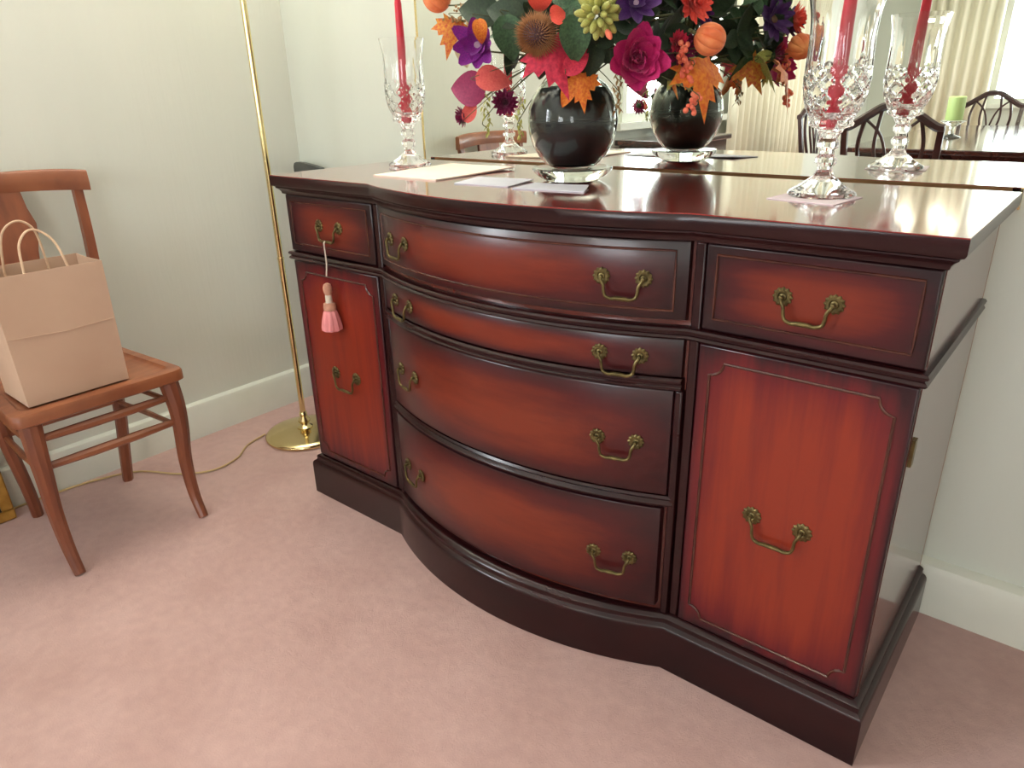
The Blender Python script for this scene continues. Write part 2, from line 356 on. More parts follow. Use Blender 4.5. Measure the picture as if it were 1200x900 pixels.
def put_handle(parent, x, z, s, bow=False, proud=0.0, drop=.036, ros=.0145):
    if bow:
        y = arc_y(x, D + proud, BUL, B); R = (B * B + BUL * BUL) / (2 * BUL); ang = math.asin(x / R)
    else: y, ang = -D - proud, 0
    mb = handle_mb(s, drop, ros).xf(Matrix.Translation((x, y, z)) @ Matrix.Rotation(ang, 4, 'Z'))
    return part('handle', mb, 'brass_old', parent, label='aged brass bail handle with two flower rosettes')
def bead_loop(path, r=.0024): return MB().tube(path, r, 6, closed=True)
def arc_rect(x0, x1, z0, z1, proud, n=26):
    p = [(x0 + (x1 - x0) * k / n, z0) for k in range(n + 1)] + [(x1, z0 + (z1 - z0) * k / 4) for k in (1, 2, 3)] + [(x1 - (x1 - x0) * k / n, z1) for k in range(n + 1)] + [(x0, z1 - (z1 - z0) * k / 4) for k in (1, 2, 3)]
    return [(x, arc_y(x, D + proud, BUL, B), z) for x, z in p]
# bow drawers, top to bottom
BD = [(.384, .738, .872, 0.0, .807, 'burst_d'), (.384, .634, .7045, 0.0, .669, 'burst_d'), (.373, .396, .608, 0.0, .501, 'burst_w'), (.367, .142, .368, .004, .247, 'burst_w')]
for i, (hx, z0, z1, pr, hz, mt) in enumerate(BD):
    dr = part('drawer', arc_panel(-hx, hx, z0, z1, pr, th=.03), mt, sb, label=['top bow-fronted drawer with beaded border', 'narrow second bow-fronted drawer', 'deep third bow-fronted drawer', 'deep bottom bow-fronted drawer standing slightly open'][i])
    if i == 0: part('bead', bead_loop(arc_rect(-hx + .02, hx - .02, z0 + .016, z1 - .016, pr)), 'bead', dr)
    for x in (.282, -.282): put_handle(dr, x, hz, .073, True, pr)
# rails between the bow drawers
part('rail', sweep_arc([(-.02, .609), (.001, .609), (.005, .6115), (.005, .615), (.002, .618), (.002, .621), (.006, .624), (.006, .628), (.002, .632), (-.02, .632)], -.386, .386), 'wood', sb)
part('rail', sweep_arc([(-.02, .371), (.000, .371), (.005, .374), (.006, .378), (.003, .382), (.0, .385), (.003, .389), (.0, .394), (-.02, .394)], -.386, .386), 'wood', sb)
for sg in (-1, 1):  # stiles at the meeting of bow and ends
    part('stile', MB().box(min(sg * .391, sg * .409), max(sg * .391, sg * .409), -D + .002, -D + .03, .125, .872), 'wood', sb, bevel=.003)
    part('stile', MB().box(min(sg * .375, sg * .3895), max(sg * .375, sg * .3895), -D - .006, -D + .03, .125, .609), 'wood', sb, bevel=.003)
def flat_panel(x0, x1, z0, z1):
    return MB().box(min(x0, x1), max(x0, x1), -D, -D + .022, z0, z1)
for sg in (1, -1):
    side = 'window end' if sg > 0 else 'lamp end'
    dr = part('drawer', flat_panel(sg * .4115, sg * .7465, .7285, .8715), 'burst_d', sb, bevel=.003)
    pth = []
    xa, xb, za, zb = .431, .727, .749, .855
    for (p, q_) in (((xa, za), (xb, za)), ((xb, za), (xb, zb)), ((xb, zb), (xa, zb)), ((xa, zb), (xa, za))):
        for k in range(6): pth.append((sg * (p[0] + (q_[0] - p[0]) * k / 6), -D - .0005, p[1] + (q_[1] - p[1]) * k / 6))
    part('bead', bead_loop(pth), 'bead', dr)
    put_handle(dr, sg * .578, .804, .076)
    do = part('door', flat_panel(sg * .4115, sg * .7465, .127, .703), 'burst_v', sb, bevel=.003)
    xa, xb, za, zb, rr = .434, .722, .148, .676, .024
    pts = []
    for (cx, cz, a0) in ((xa, za, 90), (xb, za, 180), (xb, zb, 270), (xa, zb, 0)):   # concave quarter rounds at the corners
        for k in range(7):
            an = math.radians(a0 - 90 * k / 6); pts.append((cx + rr * math.cos(an), cz + rr * math.sin(an)))
        pts.append(None)
    corners = [[], [], [], []]; ci = 0
    for p in pts:
        if p is None: ci += 1
        else: corners[ci].append(p)
    path = []
    for i, c_ in enumerate(corners):
        path += c_
        nx = corners[(i + 1) % 4][0]; l = c_[-1]
        path += [(l[0] + (nx[0] - l[0]) * k / 5, l[1] + (nx[1] - l[1]) * k / 5) for k in range(1, 5)]
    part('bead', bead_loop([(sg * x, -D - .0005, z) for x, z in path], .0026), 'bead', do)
    put_handle(do, sg * .577, .412, .086, drop=.042, ros=.016)
    for z in (.590,):
        part('hinge', MB().box(min(sg * W, sg * (W + .004)), max(sg * W, sg * (W + .004)), -.452, -.436, z - .022, z + .022), 'brass_old', sb)

# tassel hung from the lamp-end drawer handle
TX, TY = -.583, -.497
t = thing('key_tassel', 'pink tassel with white cord hanging from sideboard drawer handle', 'tassel', (TX, TY, .545))
part('cord', MB().tube(spline([(-.574, -.494, .772), (-.574, -.498, .765), (-.5755, -.496, .72), (TX + .002, TY, .685)], 5), .0018, 6), 'tass_w', t)
part('head', MB().lathe([(.002, .668), (.009, .664), (.0115, .655), (.0105, .644), (.008, .637)], 14, (TX, TY, 0)), 'tass_t', t)
part('neck', MB().lathe([(.008, .638), (.0085, .632), (.0085, .620), (.009, .616)], 14, (TX, TY, 0)), 'tass_w', t)
part('collar', MB().lathe([(.009, .617), (.0145, .615), (.016, .606), (.0155, .598), (.012, .596)], 18, (TX, TY, 0)), 'tass_t', t)
part('skirt', MB().lathe([(.012, .598), (.0165, .594), (.022, .575), (.0255, .555), (.0255, .546), (.02, .543), (.004, .545)], 48, (TX, TY, 0), rf=lambda a, z, k: 1 + .05 * math.cos(9 * a) + .02 * math.cos(23 * a)), 'tass_p', t)

# ------------------------------------------------------------------ things on the sideboard
TOP = .92
def paper(name, quad, z, mat, label, curl=0.0, h=.0012):
    n = 6; a, b, c, d = [Vector((p[0], p[1], 0)) for p in quad]; mb = MB(); vs = []
    for zz in (0, h):
        for i in range(n + 1):
            for j in range(n + 1):
                u, v = i / n, j / n; p = a * (1 - u) * (1 - v) + b * u * (1 - v) + c * u * v + d * (1 - u) * v
                vs.append((p.x, p.y, z + zz + curl * (u * v) ** 2))
    k = (n + 1) ** 2; fs = []
    for i in range(n):
        for j in range(n):
            q0 = i * (n + 1) + j; f = (q0, q0 + 1, q0 + n + 2, q0 + n + 1)
            fs.append(tuple(f[::-1])); fs.append(tuple(x + k for x in f))
    br = [j for j in range(n + 1)] + [i * (n + 1) + n for i in range(1, n + 1)] + [n * (n + 1) + j for j in range(n - 1, -1, -1)] + [i * (n + 1) for i in range(n - 1, 0, -1)]
    for i in range(len(br)): fs.append((br[i], br[(i + 1) % len(br)], br[(i + 1) % len(br)] + k, br[i] + k))
    return solo(name, mb.add(vs, fs), mat, label, 'paper', smooth=0)
paper('folder', [(-.50, -.385), (-.287, -.385), (-.290, -.105), (-.535, -.075)], TOP + .0003, 'cream', 'large cream paper folder lying beside the crystal candle holder', curl=.004, h=.003)
paper('envelope', [(-.213, -.403), (-.072, -.391), (-.093, -.275), (-.250, -.285)], TOP + .0003, 'bluew', 'bluish white envelope between the cream folder and the vase', curl=.002, h=.002)
paper('envelope', [(-.047, -.408), (.112, -.385), (.074, -.312), (-.062, -.312)], TOP + .0003, 'bluew', 'bluish white envelope lying in front of the glass saucer', curl=.003, h=.002)
paper('card', [(.429, -.290), (.548, -.312), (.562, -.20), (.440, -.185)], TOP + .0003, 'pinkw', 'pale pink card lying under the nearer crystal candle holder', h=.0012)

def crystal(name, x, y, z0, label, clabel, lean):
    # hurricane shaped goblet of cut crystal, one solid with an inner wall
    prof = []
    def seg(a, b, n):
        for k in range(n): prof.append((a[0] + (b[0] - a[0]) * k / n, a[1] + (b[1] - a[1]) * k / n))
    K = .895
    foot = [(.054, 0), (.057, .003), (.0545, .008), (.033, .021), (.017, .034), (.0125, .043), (.0125, .049), (.0175, .055), (.018, .062), (.012, .069), (.0118, .075), (.0175, .081), (.018, .088), (.013, .095), (.018, .103), (.022, .110), (.034, .115), (.036, .119)]
    bowl = [(.034, .124), (.040, .135), (.047, .152), (.0515, .172), (.0525, .195), (.051, .222), (.0505, .252), (.0525, .283), (.0575, .309), (.058, .312)]
    prof = foot + [(v.x, v.y) for v in spline([(a_, b_, 0) for a_, b_ in bowl], 7)]
    inner = [(.0555, .312), (.050, .283), (.0475, .252), (.048, .222), (.0485, .195), (.0475, .172), (.0425, .152), (.034, .138), (.020, .130), (.0135, .128), (.0132, .112), (.001, .111)]
    nout = len(prof)
    prof += inner
    def rf(a, z, k):
        if k >= nout: return 1
        if z < .034: return 1 + .035 * math.cos(8 * a) * min(1, z / .008)
        if z < .122: return 1 + .05 * math.cos(8 * a)
        if z < .205:   # crossed cuts leaving a lattice of diamonds
            q1, q2 = math.sin(5 * a + (z - .122) * 100), math.sin(5 * a - (z - .122) * 100)
            return 1 - .05 * max(math.exp(-q1 * q1 * 14), math.exp(-q2 * q2 * 14))
        if z < .29: return 1 - .035 * math.exp(-(math.sin(5 * a) ** 2) * 18) * (1 - (z - .205) / .085)
        return 1
    t = thing(name, label, 'candle holder', (x, y, z0), group='pair of crystal candle holders')
    mb = MB().lathe(prof, 100, (x, y, z0), rf)
    part('goblet', mb, 'glass', t, smooth=20)
    c = thing('taper_candle', clabel, 'candle', (x, y, z0 + .1125))
    P = [(x + lean * k / 10 * .25, y, z0 + .1125 + .31 * k / 10) for k in range(11)]
    part('wax', MB().tube(P, [.0125, .0125] + [.0122 - .0005 * k for k in range(8)] + [.003], 18), 'candle', c)
    part('wick', MB().tube([P[-1], (P[-1][0], P[-1][1], P[-1][2] + .012)], .001, 6), 'black', c)
crystal('candle_holder', .497, -.215, TOP + .0018, 'cut crystal goblet candle holder standing by the window end of the sideboard', 'red taper candle in the nearer crystal holder', .03)
crystal('candle_holder', -.598, -.172, TOP + .0006, 'cut crystal goblet candle holder standing at the mirror edge by the lamp end', 'red taper candle in the crystal holder nearest the brass lamp', -.012)

VX, VY = -.030, -.222
solo('saucer', MB().lathe([(.054, 0), (.060, .002), (.075, .011), (.0855, .021), (.0870, .0255), (.085, .028), (.075, .0265), (.06, .026), (.001, .026)], 48, (VX, VY, TOP)), 'glass_v', 'clear glass saucer under the round dark vase', 'saucer')
t = thing('flower_vase', 'round globe vase of clear glass with dark filling, holding the autumn bouquet', 'vase', (VX, VY, TOP + .0265))
VZ = TOP + .1225
outer = [(.040, -.0955), (.056, -.0885), (.071, -.073), (.084, -.051), (.0925, -.026), (.0955, 0), (.0925, .026), (.084, .050), (.070, .069), (.054, .080), (.052, .088)]
inner = [(.049, .088), (.051, .079), (.068, .065), (.081, .048), (.0895, .025), (.0925, 0), (.0895, -.025), (.081, -.049), (.068, -.070), (.052, -.085), (.001, -.088)]
part('globe', MB().lathe(outer + inner, 48, (VX, VY, VZ)), 'glass_v', t)
part('filling', MB().lathe([(.001, -.0875), (.051, -.0845), (.067, -.0695), (.080, -.0485), (.0885, -.0245), (.0915, -.004), (.0915, -.001), (.086, .0), (.086, .004), (.0915, .005), (.0912, .008), (.0885, .025), (.080, .047), (.067, .0635), (.045, .067), (.001, .067)], 40, (VX, VY, VZ)), 'filler', t, label='dark filling seen through the glass')

# ------------------------------------------------------------------ bouquet
MOUTH = Vector((VX, VY, VZ + .068))
BC = Vector((-.0, -.205, 1.235))
cache = {}
def shared(key, fn):
    if key not in cache: cache[key] = fn()
    return cache[key]
def petal_mb(L, Wd, curl, cup, nu=6, nv=4, wave=0.0, point=0.6, leaf=False):
    vs = []; fs = []
    for i in range(nu + 1):
        u = i / nu; wdt = Wd * (math.sin(PI * (0.10 + 0.86 * u) ** point) ** .62) * .5
        if leaf: wdt = Wd * .5 * max(0.0, math.sin(PI * (.03 + .965 * u) ** .72)) ** .85
        for j in range(nv + 1):
            v = (j / nv - .5) * 2
            vs.append((u * L * math.cos(curl * u), v * wdt, u * L * math.sin(curl * u) + cup * (abs(v) if leaf else v * v) * wdt + wave * math.sin(9 * u + 3 * v) * u))
    for i in range(nu):
        for j in range(nv): a = i * (nv + 1) + j; fs.append((a, a + 1, a + nv + 2, a + nv + 1))
    return MB().add(vs, fs)
def child(name, me, parent, loc=(0, 0, 0), rot=None, s=1.0):
    o = link(name, me, parent); m = (rot if rot is not None else Matrix.Identity(3)).to_4x4() @ Matrix.Scale(s, 4); m.translation = loc
    o.matrix_local = m; MW[o.name] = MW[parent.name]; return o
def stem(root, pos, n, r=.0018):
    pos = Vector(pos); n = Vector(n).normalized(); e = MOUTH + Vector((random.uniform(-.022, .022), random.uniform(-.022, .022), -.001))
    # parts of one arrangement: every stem goes down into the mouth of the vase
    mid = e + (pos - e) * .3; mid.z = max(e.z + .05, pos.z - .03)
    part('stem', MB().tube(spline([e, mid, pos - n * .012 + Vector((0, 0, .012 if pos.z < 1.14 else -.01)), pos], 5), r, 6), 'f_stem', root)
def out(pos): v = Vector(pos) - BC; return v.normalized()
def froot(name, label, cat, pos, n, roll=0.0, group=None): return thing(name, label, cat, pos, look(n, roll), group)
TOCAM = lambda p: (Vector(CAM) - Vector(p)).normalized()
def daisy(name, label, pos, n, col, R, layers, centre='f_centre', cr=.16, wave=0.0, cup=.35, jit=.13):
    r = froot(name, label, 'flower', pos, n, random.uniform(0, 1))
    for li, (cnt, sc_, tilt, curl, wd) in enumerate(layers):
        me = shared((col, wd, curl, wave, cup), lambda: mesh('petal', petal_mb(1.0, wd, curl, cup, wave=wave), 'f_' + col))
        for k in range(cnt):
            an = 2 * PI * (k + .5 * (li % 2)) / cnt + random.uniform(-.08, .08)
            child('petal', me, r, (0, 0, .002 * li), Matrix.Rotation(an, 3, 'Z') @ Matrix.Rotation(-tilt + random.uniform(-jit, jit), 3, 'Y') @ Matrix.Rotation(random.uniform(-jit, jit) * 1.5, 3, 'X'), R * sc_ * random.uniform(.88, 1.06))
    child('flower_centre', shared(('ctr', centre), lambda: mesh('flower_centre', MB().sphere((0, 0, 0), 1, 12, 8, .6, rf=lambda a, z, k: 1 + .1 * math.cos(7 * a + k * 2)), centre)), r, (0, 0, R * .08), None, R * cr)
    stem(r, pos, n); return r
def zinnia(name, label, pos, n, col, R):
    r = froot(name, label, 'flower', pos, n)
    m = MB(); rng = random.Random(int(R * 1e5))
    for li in range(5):
        cnt = 16 - 2 * li
        for k in range(cnt):
            p = petal_mb(R * (1.0 - .17 * li), R * .42, .35, .5, 4, 2)
            p.xf(Matrix.Translation((0, 0, R * .1 * li)) @ Matrix.Rotation(2 * PI * k / cnt + li * .37 + rng.uniform(-.1, .1), 4, 'Z') @ Matrix.Rotation(-.05 - .28 * li + rng.uniform(-.12, .12), 4, 'Y'))
            m.add(p.v, p.f)
    o = part('petals', m, 'f_' + col, r, world=False); o['kind'] = 'stuff'
    part('calyx', MB().sphere((0, 0, -R * .05), R * .3, 10, 6, .8), 'f_green', r, world=False)
    stem(r, pos, n); return r
def pumpkin(label, pos, n, R, elong=1.0):
    r = froot('mini_pumpkin', label, 'pumpkin', pos, n)
    part('body', MB().sphere((0, 0, 0), R, 90, 16, elong, rf=lambda a, z, k: .86 + .14 * abs(math.sin(4.5 * a)) ** .55), 'f_pumpkin', r, world=False, smooth=60)
    part('stalk', MB().tube([(0, 0, R * elong * .9), (R * .05, 0, R * elong * 1.25), (R * .2, 0, R * elong * 1.45)], [R * .16, R * .11, R * .13], 8), 'f_stem', r, world=False)
    stem(r, Vector(pos), -(MOUTH - Vector(pos)).normalized(), .0016); return r
MAPLE = [(0, 0), (.10, .02), (.30, -.06), (.24, .06), (.46, .10), (.38, .20), (.52, .36), (.34, .36), (.30, .46), (.18, .42), (.22, .66), (.10, .62), (0, .95), (-.10, .62), (-.22, .66), (-.18, .42), (-.30, .46), (-.34, .36), (-.52, .36), (-.38, .20), (-.46, .10), (-.24, .06), (-.30, -.06), (-.10, .02)]
def maple_mb(droop):
    vs = [(0, .28, .06)] ; mid = []
    def zf(x, y): return -droop * (x * x * 1.4 + (y - .28) ** 2) + .05 * math.cos(14 * math.atan2(x, y - .28)) * math.hypot(x, y - .28)
    for s_ in (.5, 1.0):
        for x, y in MAPLE: X, Y = x * s_, .28 + (y - .28) * s_; vs.append((X, Y, zf(X, Y)))
    n = len(MAPLE); fs = [(0, 1 + k, 1 + (k + 1) % n) for k in range(n)] + [(1 + k, 1 + n + k, 1 + n + (k + 1) % n, 1 + (k + 1) % n) for k in range(n)]
    return MB().add(vs, fs)
def maple(label, pos, tipdir, n, size, col, droop=.5):
    n = Vector(n).normalized(); y = Vector(tipdir); y = (y - n * y.dot(n)).normalized(); x = y.cross(n)
    R = Matrix((x, y, n)).transposed(); p0 = Vector(pos) - y * size * .42
    r = thing('maple_leaf', label, 'leaf', p0, R)
    child('blade', shared(('maple', col, droop), lambda: mesh('blade', maple_mb(droop), 'f_' + col, 60)), r, (0, 0, 0), None, size)
    e = MOUTH + Vector((random.uniform(-.02, .02), random.uniform(-.02, .02), 0))
    part('stem', MB().tube(spline([e, Vector((e.x * .7 + p0.x * .3, e.y * .7 + p0.y * .3, max(e.z + .05, p0.z - .02))), p0 + Vector((0, 0, .008)), p0], 6), .0008, 5), 'f_stem', r)
    return r
def leaf_me(col, wd=.55, curl=.5): return shared(('leaf', col, wd, curl), lambda: mesh('leaf', petal_mb(1, wd * 1.12, curl, .35, 10, 4, leaf=True), 'f_' + col, 60))
def single_leaf(name, label, pos, tipdir, n, size, col, wd=.55, curl=-.4):
    n = Vector(n).normalized(); x = Vector(tipdir); x = (x - n * x.dot(n)).normalized(); y = n.cross(x)
    p0 = Vector(pos) - x * size * .5
    r = thing(name, label, 'leaf', p0, Matrix((x, y, n)).transposed())
    child('blade', leaf_me(col, wd, curl), r, (0, 0, 0), None, size)
    e = MOUTH + Vector((random.uniform(-.02, .02), random.uniform(-.02, .02), 0))
    part('stem', MB().tube(spline([e, Vector((e.x * .7 + p0.x * .3, e.y * .7 + p0.y * .3, max(e.z + .05, p0.z - .02))), p0 + Vector((0, 0, .008)), p0], 6), .0008, 5), 'f_stem', r)
    return r
def sprig(pos, n, col, size, cnt, label, group):
    r = froot('leaf_sprig', label, 'foliage', pos, n, random.uniform(0, 6), group)
    me = leaf_me(col, .6, random.choice((.3, -.3, .6)))
    for k in range(cnt):
        an = 2 * PI * k / cnt + random.uniform(-.3, .3)
        child('leaf', me, r, (0, 0, -.012 * (k % 2)), Matrix.Rotation(an, 3, 'Z') @ Matrix.Rotation(random.uniform(-.5, .25), 3, 'Y') @ Matrix.Rotation(random.uniform(-.5, .5), 3, 'X'), size * random.uniform(.8, 1.15))
    stem(r, pos, n, .0015)
CAMD = Vector((.62, -.76, .1))
# --- seen directly
pumpkin('little orange pumpkin at the bouquet edge beside the far candle', (-.285, -.352, 1.287), (-.5, -.5, .7), .030)
maple('orange and yellow maple leaf with a long hanging tip by the purple flower', (-.258, -.345, 1.212), (-.30, -.05, -1), CAMD, .088, 'oyleaf')
single_leaf('cream_petal', 'pale cream petal hanging under the orange and yellow maple leaf', (-.236, -.328, 1.178), (.15, 0, -1), CAMD, .06, 'cream', .6)
daisy('purple_flower', 'bright violet purple flower with broad petals and pale centre', (-.156, -.372, 1.190), Vector((.35, -.85, -.05)), 'purple', .058, [(8, 1, .25, .35, .66), (6, .72, .6, .4, .6)], cr=.15)
single_leaf('lantern_bud', 'glossy orange bud lying over the violet purple flower', (-.113, -.412, 1.212), (.3, 0, -1), CAMD + Vector((0, 0, .5)), .048, 'orange', .55, -1.0)
single_leaf('rose_leaf', 'broad green rose leaf between the violet flower and brown thistle', (-.052, -.40, 1.193), (.2, .1, -1), CAMD, .085, 'green', .62)
r = froot('thistle_ball', 'fuzzy brown thistle ball above the red maple leaf', 'flower', (.008, -.392, 1.198), CAMD)
part('core', MB().sphere((0, 0, 0), .028, 14, 10), 'f_bcore', r, world=False)
m = MB()
for k in range(420):
    zz = 1 - 2 * (k + .5) / 420; an = k * 2.399963; rr = math.sqrt(1 - zz * zz); d_ = Vector((rr * math.cos(an), rr * math.sin(an), zz))
    s_ = MB().add([(.0022, 0, .022), (-.0011, .0019, .022), (-.0011, -.0019, .022), (0, 0, .044 + random.uniform(-.004, .004))], [(0, 1, 3), (1, 2, 3), (2, 0, 3)]); s_.xf(look(d_).to_4x4()); m.add(s_.v, s_.f)
o = part('spikes', m, 'f_brown', r, world=False, smooth=0); o['kind'] = 'stuff'
stem(r, (.008, -.392, 1.198), CAMD)
single_leaf('coral_bud', 'bright coral bud standing above the brown thistle ball', (.026, -.405, 1.250), (.1, 0, -1), CAMD, .055, 'coral', .75, -.8)
single_leaf('coral_petal', 'small coral red petal between the thistle and the green hops', (.060, -.395, 1.228), (.6, .3, .3), CAMD, .034, 'coral', .9, -.5)
maple('large crimson maple leaf spread under the brown thistle ball', (.036, -.372, 1.146), (.35, .2, -1), CAMD + Vector((0, 0, .25)), .125, 'redleaf', .35)
single_leaf('crimson_leaf', 'crimson leaf folded behind the large crimson maple leaf', (.075, -.355, 1.155), (.5, .3, .6), CAMD, .07, 'redleaf', .5)
r = froot('hops_cluster', 'yellow green hops cluster of plump bracts above the dark vase', 'flower', (.122, -.362, 1.226), CAMD + Vector((0, 0, -.25)))
me = mesh('bract', MB().sphere((0, 0, .5), .5, 10, 8, 1.0, rf=lambda a, z, k: .46), 'f_olive')
for k in range(26):
    zz = 1 - 1.25 * (k + .5) / 26; an = k * 2.399963; rr = math.sqrt(max(0, 1 - zz * zz))
    d_ = Vector((rr * math.cos(an), rr * math.sin(an), zz)); child('bract', me, r, d_ * .013, look(d_), random.uniform(.024, .032))
child('bract', mesh('bract', MB().sphere((0, 0, .5), .5, 10, 8, 1.0, rf=lambda a, z, k: .5), 'f_berry'), r, (.012, -.024, .02), look((.3, -.6, .6)), .022)
stem(r, (.122, -.362, 1.226), CAMD)
single_leaf('salmon_leaf', 'salmon pink leaf under the violet purple flower', (-.118, -.368, 1.127), (1, .7, .15), CAMD + Vector((0, 0, .3)), .078, 'salmon', .62)
single_leaf('magenta_leaf', 'dark magenta heart-shaped leaf hanging at the bouquet edge', (-.232, -.332, 1.110), (-.9, -.6, .12), CAMD, .084, 'mleaf', .78)
zinnia('small_zinnia', 'small magenta pompon flower under the salmon leaf', (-.163, -.285, 1.080), CAMD, 'maroon', .031)
zinnia('small_zinnia', 'lowest small magenta pompon flower at the bouquet edge', (-.238, -.334, 1.055), Vector((-.4, -.8, -.2)), 'maroon', .025)
single_leaf('salmon_petal', 'salmon petal standing over the lowest magenta pompon flower', (-.219, -.335, 1.068), (.35, .25, 1), CAMD, .056, 'salmon', .5)
maple('small orange maple leaf lying against the front of the dark vase', (.064, -.325, 1.100), (.1, .1, -1), CAMD, .078, 'orange', .4)
single_leaf('orange_leaf', 'narrow orange leaf pointing down the front of the vase', (.030, -.325, 1.096), (-.35, -.2, -1), CAMD, .06, 'orange', .45)
daisy('magenta_peony', 'large magenta peony facing the room at the window side of the bouquet', (.160, -.292, 1.152), Vector((.55, -.75, .05)), 'magenta', .064, [(9, 1, .05, .55, .8), (8, .85, .42, .5, .8), (7, .66, .8, .4, .8), (5, .45, 1.15, .3, .8)], 'f_maroon', .14, wave=.06, jit=.24)
daisy('dark_purple_flower', 'dark purple flower above the magenta peony', (.172, -.322, 1.240), Vector((.6, -.7, .2)), 'dpurple', .048, [(9, 1, .2, .35, .5), (7, .7, .6, .4, .5)], cr=.14)
zinnia('crimson_zinnia', 'crimson pompon flower behind the magenta peony', (.198, -.215, 1.178), Vector((.9, -.3, .1)), 'red', .026)
zinnia('coral_zinnia', 'bright coral pompon flower above the window-side pumpkin', (.225, -.216, 1.242), Vector((.75, -.35, .1)), 'coral', .040)
pumpkin('little orange pumpkin hanging at the window side of the bouquet', (.258, -.199, 1.183), (-.70, -.55, .35), .029, 1.0)
maple('large orange maple leaf hanging under the window-side pumpkin', (.243, -.178, 1.106), (.05, -.02, -1), Vector((.75, -.35, .35)), .13, 'orange', .4)
maple('yellow olive maple leaf behind the large orange maple leaf', (.205, -.165, 1.125), (.45, .3, -.7), Vector((.6, -.5, .4)), .10, 'olive', .35)
for i, p in enumerate([(.222, -.205, 1.128), (.236, -.205, 1.072), (.222, -.225, 1.16)]):
    r = froot('berry_sprig', ['coral berry cluster over the large orange maple leaf', 'lowest coral berry cluster hanging below the large orange maple leaf', 'coral berry cluster beside the window-side pumpkin'][i], 'berries', p, (0, 0, -1))
    m = MB()
    for k in range(14): m.sphere((random.gauss(0, .0055), random.gauss(0, .0055), .036 * (k / 14 - .5)), random.uniform(.004, .006), 8, 6)
    o = part('berries', m, 'f_berry', r, world=False); o['kind'] = 'stuff'
    stem(r, p, (0, .3, -1), .001)
zinnia('maroon_zinnia', 'dark maroon pompon flower between the peony and the window-side pumpkin', (.198, -.20, 1.165), Vector((.8, -.5, 0)), 'maroon', .03)
for i, (p, td, s_) in enumerate([((.082, -.375, 1.185), (.1, 0, -1), .085), ((.136, -.300, 1.200), (-.2, -.1, 1), .065), ((.180, -.222, 1.140), (.4, .3, -1), .09), ((-.146, -.385, 1.250), (-.9, -.4, .2), .09), ((-.064, -.402, 1.240), (-.8, -.5, .3), .08)]):
    single_leaf('green_leaf', ['dark green leaf under the green hops cluster', 'green leaf pointing up beside the magenta peony', 'dark green leaf hanging behind the magenta peony', 'dark green leaf above the violet purple flower', 'dark green leaf above the broad rose leaf'][i], p, td, CAMD, s_, 'green' if i in (0, 1) else 'dgreen', .62)
r = froot('tan_seed_sprig', 'tan seed sprig beside the little orange pumpkin', 'foliage', (-.234, -.33, 1.252), CAMD)
m = MB()
for k in range(60):
    p = Vector((random.gauss(0, .018), random.gauss(0, .012), random.gauss(0, .008))); m.sphere(p, random.uniform(.002, .0038), 6, 4)
o = part('seeds', m, 'f_tan', r, world=False); o['kind'] = 'stuff'
stem(r, (-.234, -.33, 1.252), CAMD)
for i, (p, col) in enumerate([((-.197, -.309, 1.030), 'olive'), ((-.133, -.272, 1.024), 'olive'), ((.098, -.25, 1.075), 'tan')]):
    r = froot('trailing_sprig', ['pale green trailing sprig hanging farthest below the bouquet', 'pale green trailing sprig hanging beside the dark vase', 'tan trailing sprig beside the magenta peony stalk'][i], 'foliage', p, (0, 0, -1))
    m = MB()
    for k in range(34):
        q_ = petal_mb(.013, .005, .3, .2, 3, 2); q_.xf(Matrix.Translation((random.gauss(0, .005), random.gauss(0, .005), -.07 + .085 * k / 34)) @ Matrix.Rotation(k * 2.4, 4, 'Z') @ Matrix.Rotation(-.6, 4, 'Y')); m.add(q_.v, q_.f)
    o = part('leaflets', m, 'f_' + col, r, world=False); o['kind'] = 'stuff'
    stem(r, p, (0, 0, -1), .001)
# --- the side turned to the mirror
daisy('dark_purple_flower', 'dark purple flower with brown centre facing the mirror', (.205, -.150, 1.240), Vector((.8, .5, .1)), 'dpurple', .052, [(11, 1, .15, .3, .46), (9, .72, .45, .35, .44)], 'f_dcentre', .2)
maple('rust orange maple leaf facing the mirror', (.165, -.165, 1.130), (.5, .0, -.8), Vector((.5, .8, .3)), .105, 'oyleaf', .3)
zinnia('maroon_zinnia', 'dark maroon pompon flower facing the mirror', (.060, -.050, 1.190), Vector((.1, 1, 0)), 'maroon', .032)
single_leaf('pale_leaf', 'pale green leaf facing the mirror beside the pumpkin', (.191, -.170, 1.168), (.5, -.4, .3), Vector((.6, .7, .2)), .06, 'olive', .4)
# --- foliage filling the middle of the bouquet
G = 'dark green leaf sprigs filling the bouquet'
for k in range(40):
    zz = -.6 + 1.55 * (k + .5) / 40; an = k * 2.399963 + .4; rr = math.sqrt(max(.1, 1 - zz * zz * .9))
    p = BC + Vector((.195 * rr * math.cos(an), .13 * rr * math.sin(an), .02 + .15 * zz))
    sprig(p, out(p) + Vector((0, 0, .25)), 'dgreen' if k % 3 else 'green', .062, 6, 'dark green leaf sprig filling the gaps between the bouquet flowers', G)
for i, (p, c_, nm) in enumerate([((-.08, -.30, 1.38), 'red', 'red'), ((.08, -.30, 1.37), 'orange', 'orange'), ((-.17, -.24, 1.34), 'magenta', 'magenta'), ((0, -.12, 1.38), 'dpurple', 'dark purple')]):
    zinnia('pompon_flower', nm + ' pompon flower in the crown of the bouquet', p, out(p), c_, .042)

